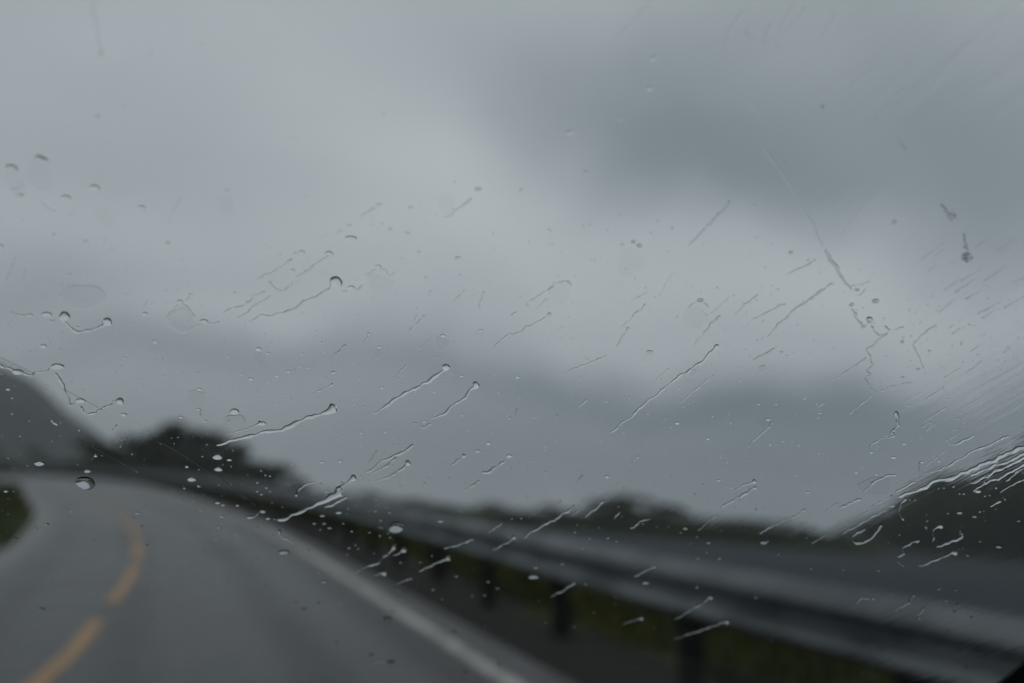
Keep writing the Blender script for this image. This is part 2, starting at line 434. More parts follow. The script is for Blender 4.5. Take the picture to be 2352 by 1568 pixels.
def tree_meshes(kind, seed):
    rnd = random.Random(seed); V_, F_ = [], []
    P = [Vector((0,0,-.06)), Vector((rnd.uniform(-.02,.02), rnd.uniform(-.02,.02), .25)), Vector((rnd.uniform(-.05,.05), rnd.uniform(-.05,.05), .6)), Vector((0,0,.92))]
    for a, b, ra, rb in zip(P, P[1:], (.035,.026,.016), (.026,.016,.004)): tube(V_, F_, a, b, ra, rb)
    lobes = []
    if kind == 'conifer':
        for i in range(13):
            z = .14 + .84*i/13; R = .25*(1-z)+.03
            for j in range(5):
                an = rnd.uniform(0, 2*PI); lobes.append((Vector((math.cos(an)*R*.6, math.sin(an)*R*.6, z)), R*.62, .06))
    else:
        for i in range(rnd.randint(11, 15)):
            an = rnd.uniform(0, 2*PI); z = rnd.uniform(.16, .90); R = .26*math.sin(min(1, max(.02, z-.02)/.85)*PI)**.6*rnd.uniform(.35, 1.15)
            c = Vector((math.cos(an)*R, math.sin(an)*R, z)); lobes.append((c, rnd.uniform(.11, .19), rnd.uniform(.09, .15)))
            tube(V_, F_, Vector((0,0,z*.6)), c, .012, .004, 5)
    trunk = bpy.data.meshes.new('trunk'); trunk.from_pydata([tuple(v) for v in V_], [], F_); trunk.materials.append(bark)
    V_, F_ = [], []
    for (c, R, Rz) in lobes:
        for _ in range(70 if kind != 'conifer' else 26):
            d = Vector((rnd.gauss(0,1), rnd.gauss(0,1), rnd.gauss(0,1))).normalized()*rnd.uniform(.35, 1.08)
            p = c + Vector((d.x*R, d.y*R, d.z*Rz)); s = rnd.uniform(.016, .036)
            a = Vector((rnd.gauss(0,1), rnd.gauss(0,1), rnd.gauss(0,.6))).normalized(); b = a.orthogonal().normalized(); b = (b + a.cross(b)*rnd.uniform(-1,1)).normalized()
            q = len(V_); V_ += [p-a*s*1.3, p+b*s, p+a*s*1.3, p-b*s]; F_.append([q, q+1, q+2, q+3])
    crown = bpy.data.meshes.new('crown'); crown.from_pydata([tuple(v) for v in V_], [], F_); crown.materials.append(leafm[seed % 2])
    return trunk, crown
TM = {('broad', i): tree_meshes('broad', i) for i in range(5)}
TM.update({('conifer', i): tree_meshes('conifer', 20+i) for i in range(3)})
NAMES = {'broad': 'leafy_tree', 'conifer': 'spruce_tree'}
def tree(px, dist, top_py, width_px, kind, label, group, base=None):
    d_ = pixdir(px, top_py); hh = math.hypot(d_.x, d_.y); x, y = d_.x/hh*dist, d_.y/hh*dist; z = ground_z(x, y)
    hor = 1170+.075*(px-CX)
    H = max(1.8, rise(px, top_py, dist)/1 - z)*1.03
    root = empty(NAMES[kind], (x, y, z), label=label, cat='tree', group=group)
    tr, cr = random.choice([v for k, v in TM.items() if k[0] == kind])
    wid = width_px/F*dist/.62
    rz = random.uniform(0, 2*PI)
    for nm, me in (('trunk', tr), ('crown', cr)):
        o = bpy.data.objects.new(nm, me); COL.objects.link(o); o.parent = root
    root.rotation_euler.z = rz
    for o in root.children if False else [c for c in COL.objects if c.parent == root]:
        o.scale = (wid, wid, H)
    return root
ORD = ['first','second','third','fourth','fifth','sixth','seventh','eighth','ninth','tenth','eleventh','twelfth','thirteenth','fourteenth','fifteenth','sixteenth','seventeenth','eighteenth','nineteenth','twentieth']
ORD += ['twenty-'+o for o in ORD[:9]] + ['thirtieth'] + ['thirty-'+o for o in ORD[:9]]
random.seed(21)
left = [(-55,1030,90,'broad'),(20,1072,60,'broad'),(97,1036,52,'broad'),(172,1072,50,'broad'),(215,1018,70,'broad'),(262,1022,62,'broad'),(318,1012,75,'broad'),(370,1000,60,'broad'),(405,988,64,'broad'),(450,1016,62,'broad'),
        (500,1026,84,'broad'),(548,1046,62,'broad'),(600,1074,50,'broad'),(645,1084,70,'broad'),(690,1118,50,'broad')]
for i, (px, py, w, k) in enumerate(left):
    py -= 14 + (4 if px > 590 else 20 if px > 430 else 8 if px > 380 else 0); w *= 1.3
    tree(px, random.uniform(125, 150), py, w*1.15, k, f'dark leafy tree beyond the road bend, {ORD[i]} from the left in its row', 'trees behind the bend of the road')
mid = [(745,1140,70),(800,1138,70),(850,1142,60),(905,1152,60),(960,1160,60),(1010,1166,60),(1060,1184,40)]
for i, (px, py, w) in enumerate(mid):
    tree(px, random.uniform(150, 165), py-10, w*1.5, 'broad', f'hazy tree over the far guardrail, {ORD[i]} from the left of its low clump', 'trees at the near end of the shore')
far = [(1125,1182,60),(1170,1178,60),(1215,1180,60),(1262,1186,60),(1310,1184,60),(1358,1166,66),(1400,1152,76),(1445,1148,76),(1490,1154,76),(1532,1168,64),(1575,1188,60),(1620,1200,50),(1665,1207,50),(1710,1212,50),(1755,1214,50),(1800,1216,50),(1845,1220,46),(1890,1224,46),(1930,1228,40)]
for i, (px, py, w) in enumerate(far):
    tree(px, random.uniform(152, 166), py-12, w*1.5, 'broad', f'dim tree on the far shore across the water, {ORD[i]} from the left', 'trees on the far shore')
rt = [(1985,1212,60),(2020,1200,70),(2060,1180,70),(2100,1168,80),(2140,1130,70),(2165,1112,70),(2205,1104,80),(2245,1110,80),(2285,1102,90),(2325,1078,90),(2365,1050,100),(2420,1020,110),(2470,1000,110)]
for i, (px, py, w) in enumerate(rt):
    py -= 18; w *= 1.2
    tree(px, random.uniform(240, 262), py, w*1.35, 'broad', f'tall dark tree on the wooded point at right, {ORD[i]} along it from the water', 'trees on the wooded point')
# undergrowth filling the feet of the tree rows
V_, F_ = [], []
def bush(px, dist, top, spread, cnt):
    x, y = bearing(px, dist); z = ground_z(x, y)
    hor = 1170+.075*(px-CX); H = max(.8, rise(px, top, dist) - z)
    for _ in range(cnt):
        a = random.uniform(0, 2*PI); q = random.random()**.5*spread; hh = random.random()*H*(1-.5*(q/spread)**2)
        p = Vector((x+math.cos(a)*q, y+math.sin(a)*q, z+hh)); s = spread*.09
        A = Vector((random.gauss(0,1), random.gauss(0,1), random.gauss(0,.7))).normalized(); B = A.orthogonal().normalized(); b = len(V_)
        V_.extend([p-A*s*1.4, p+B*s, p+A*s*1.4, p-B*s]); F_.append([b, b+1, b+2, b+3])
for px in range(-120, 720, 16): bush(px + random.uniform(-6, 6), 138, 1050 + (26 if px < 175 else 0) + max(0, px-300)*.16 + max(0, px-560)*.1 + random.uniform(-4, 5), 2.8, 190)
for px in range(690, 1080, 14): bush(px, 146, 1160 + (px-700)*.06, 3.0, 110)
for px in range(1070, 1990, 12): bush(px, 147, 1200 + (px-1070)*.035, 3.2, 130)
for px in range(1070, 1990, 12): bush(px, 140, 1212 + (px-1070)*.042, 3.2, 90)
for px in range(1960, 2560, 12): bush(px, 250, 1226 - (px-1960)*.25, 5.0, 110)
for px in range(1340, 1590, 10): bush(px, 150, 1176 + abs(px-1460)*.16, 3.6, 130)
for px in range(470, 620, 9): bush(px, 132, 1040 + abs(px-520)*.35, 3.2, 170)
for px in range(600, 760, 10): bush(px, 136, 1096 + (px-600)*.33, 3.0, 130)
for px in range(340, 440, 9): bush(px, 134, 1010 + abs(px-400)*.35, 3.0, 170)
for px in range(2080, 2560, 12): bush(px, 232, 1150 - (px-2080)*.30, 6.5, 170)
obj('undergrowth', V_, F_, leafm[0], kind='stuff', label='dark undergrowth round the feet of the trees')

random.seed(99)
# ------------------------------------------------------------------ the car round the camera
cabin = empty('car', RP(0, .2, 0), label='car whose rain spattered windscreen fills the view', cat='car')
TH = math.radians(46)
VU = (n*math.sin(TH) - g*math.cos(TH)).normalized(); NO = (n*math.cos(TH) + g*math.sin(TH)).normalized()
d0 = f - u*((860-CY)/F); P0 = CAM + d0*0.50
RC = 1.7
def S(a, b, h=0.0):
    nn = (NO + r*(a/RC)).normalized()
    return P0 + r*a + VU*b - NO*(a*a/(2*RC)) + nn*h
def pane(px, py):
    d = f + r*((px-CX)/F) - u*((py-CY)/F); a = 0.0
    for _ in range(8):
        t = (P0 - NO*(a*a/(2*RC)) - CAM).dot(NO)/d.dot(NO); q = CAM + d*t - P0; a = q.dot(r)
    return Vector((a, q.dot(VU))), t        # position on the glass, distance
# windscreen glass: outer (wet) and inner face
glass = mat('windscreen_glass', (.93,.96,.95), 0.0, IOR=1.5, Transmission_Weight=1.0)
wet = mat('wet_windscreen_glass', (.97,.98,.98), 0.0, IOR=1.5, Transmission_Weight=1.0)
t = wet.node_tree; nn_ = t.nodes; ll = t.links
def tm(op, a, b=None, c=None):
    x = nn_.new('ShaderNodeMath'); x.operation = op
    for i, v in enumerate((a, b, c)):
        if v is None: continue
        if hasattr(v, 'links'): ll.new(v, x.inputs[i])
        else: x.inputs[i].default_value = v
    return x.outputs[0]
uvn = nn_.new('ShaderNodeUVMap'); rot = nn_.new('ShaderNodeMapping'); rot.inputs['Rotation'].default_value = (0, 0, math.radians(-50)); ll.new(uvn.outputs[0], rot.inputs[0])
stx = nn_.new('ShaderNodeMapping'); stx.inputs['Scale'].default_value = (9, 120, 1); ll.new(rot.outputs[0], stx.inputs[0])
sn = nn_.new('ShaderNodeTexNoise'); sn.inputs['Scale'].default_value = 1; sn.inputs['Detail'].default_value = 4; sn.inputs['Roughness'].default_value = .6; ll.new(stx.outputs[0], sn.inputs['Vector'])
big = nn_.new('ShaderNodeTexNoise'); big.inputs['Scale'].default_value = 7; big.inputs['Detail'].default_value = 2; ll.new(uvn.outputs[0], big.inputs['Vector'])
sp_ = nn_.new('ShaderNodeSeparateXYZ'); ll.new(uvn.outputs[0], sp_.inputs[0])
EDGE = pane(2120, 700)[0].x; TOPV = pane(1900, 150)[0].y
mk = nn_.new('ShaderNodeMapRange'); mk.interpolation_type = 'SMOOTHSTEP'; mk.inputs[1].default_value = EDGE-.05; mk.inputs[2].default_value = EDGE+.10
ll.new(sp_.outputs[0], mk.inputs[0])
mk2 = nn_.new('ShaderNodeMapRange'); mk2.interpolation_type = 'SMOOTHSTEP'; mk2.inputs[1].default_value = pane(1700, 300)[0].x; mk2.inputs[2].default_value = pane(2000, 300)[0].x
ll.new(sp_.outputs[0], mk2.inputs[0])
mk3 = nn_.new('ShaderNodeMapRange'); mk3.interpolation_type = 'SMOOTHSTEP'; mk3.inputs[1].default_value = TOPV-.10; mk3.inputs[2].default_value = TOPV+.02
ll.new(sp_.outputs[1], mk3.inputs[0])
mk4 = nn_.new('ShaderNodeMapRange'); mk4.interpolation_type = 'SMOOTHSTEP'; mk4.inputs[1].default_value = pane(2200, 1260)[0].y; mk4.inputs[2].default_value = pane(2200, 960)[0].y
mk4.inputs[3].default_value = .12; ll.new(sp_.outputs[1], mk4.inputs[0])
mask = tm('MAXIMUM', tm('MULTIPLY', mk.outputs[0], mk4.outputs[0]), tm('MULTIPLY', tm('MULTIPLY', mk2.outputs[0], mk3.outputs[0]), 3.2))
mask = tm('ADD', tm('MULTIPLY', mask, tm('MULTIPLY_ADD', big.outputs['Fac'], 1.6, -.25)), .04)
hgt = tm('MULTIPLY', sn.outputs['Fac'], tm('MAXIMUM', mask, .02))
bp = nn_.new('ShaderNodeBump'); bp.inputs['Strength'].default_value = 1.0; bp.inputs['Distance'].default_value = .00034
ll.new(hgt, bp.inputs['Height']); ll.new(bp.outputs[0], nn_['Principled BSDF'].inputs['Normal'])
ua, ub, va, vb = -.75, .55, -.50, .36
NU, NV = 56, 30; TG = .0045
V_, UV, F_ = [], [], []
for h in (0.0, -TG):
    for j in range(NV+1):
        for i in range(NU+1):
            a = ua + (ub-ua)*i/NU; b = va + (vb-va)*j/NV; V_.append(S(a, b, h) - cabin.location); UV.append((a, b))
o2 = (NU+1)*(NV+1); mats_ = []
for j in range(NV):
    for i in range(NU):
        q = j*(NU+1)+i
        F_.append([q, q+1, q+NU+2, q+NU+1]); mats_.append(0)
        F_.append([o2+q, o2+q+NU+1, o2+q+NU+2, o2+q+1]); mats_.append(1)
for i in range(NU):
    F_.append([i+1, i, o2+i, o2+i+1]); mats_.append(1); q = NV*(NU+1)+i; F_.append([q, q+1, o2+q+1, o2+q]); mats_.append(1)
for j in range(NV):
    q = j*(NU+1); F_.append([q, q+NU+1, o2+q+NU+1, o2+q]); mats_.append(1); q += NU; F_.append([q+NU+1, q, o2+q, o2+q+NU+1]); mats_.append(1)
ws = obj('windscreen', V_, [q[::-1] for q in F_], wet, cabin, smooth=[m_ == 0 or True for m_ in mats_], uvs=UV)
ws.data.materials.append(glass); ws.data.polygons.foreach_set('material_index', mats_)
# black ceramic border along the lower edge, rising at the corner, and the dashboard below
frit = mottled('black_ceramic_border', (.006,.006,.006), (.012,.012,.012), 30, (.5,.7), 0)
dash_m = mottled('grey_dashboard_plastic', (.016,.017,.018), (.026,.027,.028), 60, (.55,.75), .2, 900)
inner = [(-700,1760),(0,1790),(700,1800),(1400,1790),(1900,1730),(2160,1640),(2262,1572),(2315,1528),(2368,1482),(2440,1405),(2520,1290),(2600,1100)]
ip = [Vector((*pane(*p)[0], 0)) for p in inner]; ip = crom(ip, .01)
V_, F_ = [], []
nl = normals2([Vector((p.x, p.y)) for p in ip])
for i, p in enumerate(ip):
    for h, w in ((-TG-.0005, 0), (-TG-.0005, .011), (-TG-.003, .011), (-TG-.003, 0)):
        V_.append(S(p.x - nl[i].x*w, p.y - nl[i].y*w, h) - cabin.location)
for i in range(len(ip)-1):
    for k in range(4): F_.append([i*4+k, i*4+(k+1)%4, i*4+4+(k+1)%4, i*4+4+k])
obj('black_border', V_, F_, frit, ws)
V_, F_ = [], []
for i, p in enumerate(ip):
    x, y = p.x - nl[i].x*.0112, p.y - nl[i].y*.0112
    A0 = S(x, y, -TG-.002); outn = -(r*nl[i].x + VU*nl[i].y)
    for (o_, h_) in ((0, 0), (.006, -.004), (.03, -.03), (.05, -.06), (.10, -.07)):
        V_.append(A0 + outn*o_ + NO*h_ - cabin.location)
for i in range(len(ip)-1):
    for k in range(4): q = i*5+k; F_.append([q, q+5, q+6, q+1])
obj('cowl_trim', V_, F_, dash_m, cabin, smooth=True)
# dashboard: a moulded top running back from the foot of the glass
V_, F_ = [], []
zb = -.30
prf = [(.72,-.33),(.55,-.325),(.40,-.31),(.25,-.305),(.14,-.315),(.10,-.34),(.08,-.42),(.12,-.55)]
for i in range(25):
    X = -1.0 + 1.45*i/24
    for (dy, dz) in prf: V_.append(CAM + r*X + g*dy + n*(dz - .02*math.cos(X*5)) - cabin.location)
K = len(prf)
for i in range(24):
    for k in range(K-1): q = i*K+k; F_.append([q, q+1, q+K+1, q+K])
obj('dashboard', V_, F_, dash_m, cabin, smooth=True)

# bonnet, just below the view, seen only through the drops
bon = mat('dark_car_paint', (.008,.009,.010), .45); bon.node_tree.nodes['Principled BSDF'].inputs['Specular IOR Level'].default_value = .2
V_, F_ = [], []
prf = [(.80,-.46),(.95,-.47),(1.2,-.49),(1.5,-.53),(1.75,-.60),(1.85,-.70),(1.88,-.85)]
for i in range(25):
    X = -1.35 + 1.8*i/24; e_ = ((X+.45)/.9)**2
    for (dy, dz) in prf: V_.append(CAM + r*X + g*(dy - .12*e_*(dy-.8)) + n*(dz - .07*e_**2 - .012*math.cos((X+.45)*7)) - cabin.location)
K = len(prf)
for i in range(24):
    for k in range(K-1): q = i*K+k; F_.append([q, q+K, q+K+1, q+1])
obj('bonnet', V_, F_, bon, cabin, smooth=True)

# ------------------------------------------------------------------ water on the glass
def fix(V_, F_, SM):
    out_ = []
    for q, up in zip(F_, SM):
        a, b, c = V_[q[0]], V_[q[1]], V_[q[2]]; d = V_[q[-1]]
        nrm = (b-a).cross(c-a) + (c-a).cross(d-a)
        if len(q) > 4:
            nrm = Vector((0,0,0)); cc = V_[q[0]]
            for i in range(1, len(q)-1): nrm += (V_[q[i]]-cc).cross(V_[q[i+1]]-cc)
        out_.append(q if (nrm.dot(NO) > 0) == up else q[::-1])
    return out_
water = mat('rain_water', (1,1,1), 0.0, IOR=1.333, Transmission_Weight=1.0)
CR = {'A': (0,344.5,.4028), 'B': (746.5,344.5,.4028), 'C': (1548.1,344.5,.4028), 'D': (0,918.7,.4142), 'E': (746.5,918.7,.4142), 'F': (1548.1,918.7,.4142), 'G': (0,0,.5), 'H': (1176,0,.5), 'X': (0,0,1)}
def full(c, x, y): o_ = CR[c]; return o_[0]+x*o_[2], o_[1]+y*o_[2]
def drop_mesh(V_, F_, SM, px, py, w, asp=1.0, slope=52, seg=16, ring=5, flat=0.0, tilt=0.0):
    c, t = pane(px, py); R = w*t/F/2; s0 = len(V_)
    # contact line, slightly irregular
    ph = [random.uniform(0, 6.28) for _ in range(3)]; am = [random.uniform(0, .07), random.uniform(0, .06), random.uniform(0, .04)]
    if flat: am = [random.uniform(.03, .09), random.uniform(.04, .10), random.uniform(.03, .08)]
    H = R*math.tan(math.radians(slope)/2)*min(1, asp)
    if flat: H = min(H, flat)
    cs, sn_ = math.cos(tilt), math.sin(tilt)
    for k in range(ring+1):
        q = math.sin(k/ring*PI/2)          # rings crowd to the rim
        for j in range(seg):
            th = 2*PI*j/seg; rr = R*(1 + am[0]*math.sin(2*th+ph[0]) + am[1]*math.sin(3*th+ph[1]) + am[2]*math.sin(5*th+ph[2]))*q
            x, y = math.cos(th)*rr, math.sin(th)*rr*asp
            x, y = x*cs - y*sn_, x*sn_ + y*cs
            if flat: hh = H*(1 - q**8)**.5
            else:
                rho = 1/math.sin(math.radians(slope)); hh = ((rho*rho - q*q)**.5 - (rho*rho-1)**.5)/(rho - (rho*rho-1)**.5)*H
            hh *= 1 + (0 if flat else .85)*y/(R*asp)
            V_.append(S(c.x+x, c.y+y, .00015+hh))
            if k == 0: break
    def id_(k, j): return s0 if k == 0 else s0 + 1 + (k-1)*seg + j % seg
    for j in range(seg): F_.append([id_(0,0), id_(1,j), id_(1,j+1)]); SM.append(True)
    for k in range(1, ring):
        for j in range(seg): F_.append([id_(k,j), id_(k+1,j), id_(k+1,j+1), id_(k,j+1)]); SM.append(True)
    b = len(V_)
    for j in range(seg): V_.append(V_[id_(ring, j)].copy())
    F_.append([b+j for j in reversed(range(seg))]); SM.append(False)
def sweep_mesh(V_, F_, SM, pts, w, head=0, tailhead=0, slope=50, wobble=.18, scale_h=1.0):
    """a ridge of water along a line; pts in reading-frame pixels, w its width there"""
    P = crom([Vector(p) for p in pts], max(.8, w*.45))
    L_ = [0]
    for a, b in zip(P, P[1:]): L_.append(L_[-1]+(b-a).length)
    T = L_[-1]; sd_ = random.uniform(0, 99); rows = []
    for i, p in enumerate(P):
        s_ = L_[i]; wd = w*(1 + wobble*3.2*noise.noise(Vector((s_/w*.4, sd_, 0))))
        wd *= (.45 + .55*max(0, 1-s_/T)**.5) if not tailhead else 1
        if head and s_ < head*1.3:
            q = s_/head; wh = head*math.sqrt(max(0, 1-(2*min(q,.9)-.9)**2/.85)) if q < .9 else 0
            wd = max(wd, wh)
        if tailhead and T-s_ < tailhead*1.3:
            q = (T-s_)/tailhead; wh = tailhead*math.sqrt(max(0, 1-(2*min(q,.9)-.9)**2/.85)) if q < .9 else 0
            wd = max(wd, wh)
        e_ = min(s_, T-s_); em = max(w*.7, .1)
        if e_ < em: wd *= max(.05, math.sqrt(max(0, 1-(1-e_/em)**2)))
        rows.append((p, wd))
    lat = normals2(P); M = 8; s0 = len(V_); cs_ = math.radians(slope); K_ = M+1
    for i, (p, wd) in enumerate(rows):
        p = p + lat[i]*w*wobble*(2.6*noise.noise(Vector((L_[i]/w*.25, sd_+7, 0))) + 1.6*noise.noise(Vector((L_[i]/w*.7, sd_+17, 0))))
        a, t = pane(*(p + lat[i]*wd/2)); b, _ = pane(*(p - lat[i]*wd/2)); half = (a-b).length/2; c = (a+b)/2; d = (a-b)/2
        for k in range(K_):
            q = math.cos(PI*k/M); rho = 1/math.sin(cs_); hh = ((rho*rho-q*q)**.5 - (rho*rho-1)**.5)*half*scale_h
            x = c + d*q; hh *= 1 + .15*q*(1 if d.y > 0 else -1)*min(1, abs(d.y)/max(1e-9, d.length)*1.5); V_.append(S(x.x, x.y, .00015+hh))
    nrow = len(rows)
    for i in range(nrow-1):
        for k in range(M): q = s0+i*K_+k; F_.append([q, q+K_, q+K_+1, q+1]); SM.append(True)
    b = len(V_)
    for i in range(nrow): V_.extend([V_[s0+i*K_].copy(), V_[s0+i*K_+M].copy()])
    for i in range(nrow-1): F_.append([b+2*i, b+2*i+1, b+2*i+3, b+2*i+2]); SM.append(False)
    F_.append([s0+k for k in range(K_)]); SM.append(False); e0 = s0+(nrow-1)*K_; F_.append([e0+k for k in reversed(range(K_))]); SM.append(False)

DROPS = {
'A': [(72,90,64),(238,50,80),(122,249,34),(547,204,54),(383,258,50),(813,316,36),(1295,222,26),(1030,270,20),(968,402,12),(960,522,24),(313,472,20),(492,512,24),(603,502,12),(657,559,10),(8,536,34),(93,611,18),(148,680,12),(352,662,8),(1744,253,18),(1617,335,10),(1537,552,14),(1600,591,12),(1687,580,24),(1725,572,34),(1880,578,46),(1672,678,26),(403,700,20),(177,928,30),(272,920,50),(833,922,30),(1090,812,22),(1340,805,18),(1031,852,30),(1167,962,44),(60,997,16),(64,1053,10),(255,1098,34),(447,999,18),(757,981,12),(889,1079,24),(853,1042,8),(716,1167,20),(697,1217,10),(627,1188,10),(606,1201,8),(333,1206,64),(108,1240,52),(52,1346,20),(465,1405,50),(660,1412,22),(712,1488,30),(811,1299,12),(992,1167,8),(939,1273,10),(871,1262,8),(1300,1160,16),(1477,1117,30),(1534,1143,20),(1515,1041,12),(1498,1196,10),(1415,1203,8),(1433,1286,28),(1381,1262,20),(1580,1270,22),(1648,1244,24),(1712,1217,16),(1757,1227,14),(1725,1150,14),(1752,1100,10),(1831,1085,16),(1541,1367,10),(1636,1382,10),(1706,1323,8),(1735,1389,8),(1480,1405,12),(1580,1435,14),(1683,1433,10),(1140,1345,28),(1340,1467,50),(1375,1450,14),(1036,1504,22),(1176,1528,16),(1499,1537,36),(1924,993,8),(1838,1283,8),(1289,875,6),(1230,855,6)],
'B': [(148,488,64),(307,652,32),(152,772,38),(876,211,38),(489,318,26),(310,302,30),(1117,216,24),(1485,117,24),(1780,124,14),(740,175,12),(372,442,26),(473,463,26),(327,412,14),(264,416,14),(535,572,18),(437,612,12),(758,606,30),(1278,446,12),(1510,417,10),(1683,362,14),(1897,395,12),(1977,437,18),(1858,463,14),(1758,513,26),(1792,533,32),(1692,532,12),(1100,410,8),(574,720,18),(386,748,10),(277,830,14),(1327,714,10),(1157,882,12),(1878,830,10),(1408,861,8),(190,939,16),(270,929,10),(312,1107,22),(673,1047,28),(717,1063,16),(886,1018,26),(543,1115,10),(395,1092,8),(55,1248,22),(326,1338,22),(780,1272,18),(197,1288,12),(226,1448,14),(135,1355,8),(176,1379,8),(623,1365,14),(818,1250,8),(973,1268,10),(1098,1278,22),(1852,1133,34),(1481,1168,8),(1562,1140,8),(1605,1418,12),(1188,1510,10),(1205,1512,10),(1325,1497,12),(1055,1510,14),(1064,1466,8),(516,1540,16),(574,1449,8),(782,1497,12),(1886,1249,8),(1210,1103,8)],
'C': [(459,304,18),(629,73,18),(663,572,24),(836,425,8),(1153,435,8),(148,843,38),(1145,846,38),(1008,870,26),(1297,1079,20),(1450,1128,18),(1388,1231,24),(1302,1057,10),(511,1218,20),(610,1134,18),(740,1400,16),(480,1433,16),(580,1432,14),(827,1483,18),(534,1517,26),(16,1538,24),(810,1433,10),(375,1298,12),(627,1233,8),(287,1014,6),(408,917,6),(844,883,6),(1300,1278,20),(1185,1352,24),(1040,785,26),(1384,1385,8)],
'D': [(1008,76,18),(1143,98,14),(535,292,18),(490,372,34),(480,425,90),(225,325,50),(1067,415,44),(1215,360,40),(1210,290,50),(1275,312,26),(1040,352,18),(1785,325,26),(1887,320,24),(1620,345,14),(1810,490,22),(1210,548,28),(1240,562,20),(1320,565,20),(1235,625,26),(1460,595,34),(1490,635,30),(1117,595,14),(767,605,28),(820,780,24),(265,665,30),(90,745,30),(40,485,24),(1310,727,12),(1200,757,12),(1220,685,24),(1580,810,80),(1880,600,30),(1790,620,30),(1745,665,22),(1800,665,22),(1830,688,26),(1770,930,34),(1835,938,34),(1800,980,50),(1770,1100,28),(1645,1100,24),(1690,1130,44),(845,1185,40),(235,1130,50),(1885,1110,12),(1695,1490,16),(1870,1320,30),(1765,1340,20),(850,1020,14),(530,760,16),(400,600,12),(1205,990,14),(980,1115,20),(1430,440,14),(1420,750,16),(1480,470,14),(1500,490,12),(1450,505,14),(1430,490,12),(1500,405,12),(1475,400,10)],
'E': [(220,22,12),(200,165,16),(335,158,18),(377,190,14),(1025,84,14),(1287,70,12),(502,112,18),(552,102,20),(796,155,12),(908,222,24),(848,264,26),(1022,290,34),(86,320,24),(1223,240,12),(1160,326,10),(1563,405,26),(1070,428,14),(415,455,14),(78,602,34),(395,670,96),(280,598,16),(640,650,34),(1020,740,18),(593,845,16),(420,882,16),(530,880,18),(600,1028,28),(407,1033,22),(425,1080,28),(957,1022,28),(905,985,26),(885,1060,24),(817,1065,22),(650,1083,20),(730,955,24),(1168,905,38),(1155,945,80),(1315,885,30),(1443,997,30),(1775,985,50),(1607,1073,24),(1605,1110,20),(1490,1155,22),(1382,1232,26),(1225,1210,20),(887,1230,24),(873,1185,20),(990,1325,36),(715,1260,44),(965,1440,34),(370,1420,60),(262,1385,40),(780,1480,40),(350,1180,60),(375,1145,24),(1450,1325,22),(1728,1460,24),(1820,1240,26),(1567,745,22),(1467,748,18),(1385,715,14),(1430,805,14),(1275,1515,18),(800,1555,24),(135,800,20),(185,805,16),(305,735,14),(363,745,14),(248,715,16),(150,710,14)],
'F': [(187,197,20),(598,212,12),(533,232,12),(690,233,14),(1271,224,22),(1212,299,24),(1370,325,22),(1465,322,16),(1118,394,18),(1005,384,18),(1090,272,18),(672,400,14),(738,492,22),(244,425,26),(315,467,18),(287,465,14),(60,690,30),(495,765,44),(1578,603,30),(1620,840,24),(1460,1024,28),(1550,1028,30),(1500,1090,26),(1570,1110,28),(1645,1180,28),(1100,1077,30),(125,1015,28),(450,1075,20),(250,858,24),(130,858,22),(190,770,26),(1350,1185,30),(1515,1255,24),(540,1310,24),(1790,785,50),(1905,650,20),(1660,625,26),(1690,765,18),(1130,925,18),(1620,1455,28),(1680,485,30),(254,303,10),(1493,90,14),(1550,150,12)],
'G': [(452,528,28),(568,483,14),(928,203,20),(698,243,12),(598,207,14),(1762,517,16),(1352,627,12),(627,663,10),(120,10,16)],
'H': [(2186-1176*0,697,0),(630,400,28),(840,633,18),(1173,656,12),(336,783,16),(645,262,26),(340,410,18),(1253,748,12),(35,348,12),(495,540,20),(265,600,30)],
}
DROPS['H'] = [d for d in DROPS['H'] if d[2] > 0]
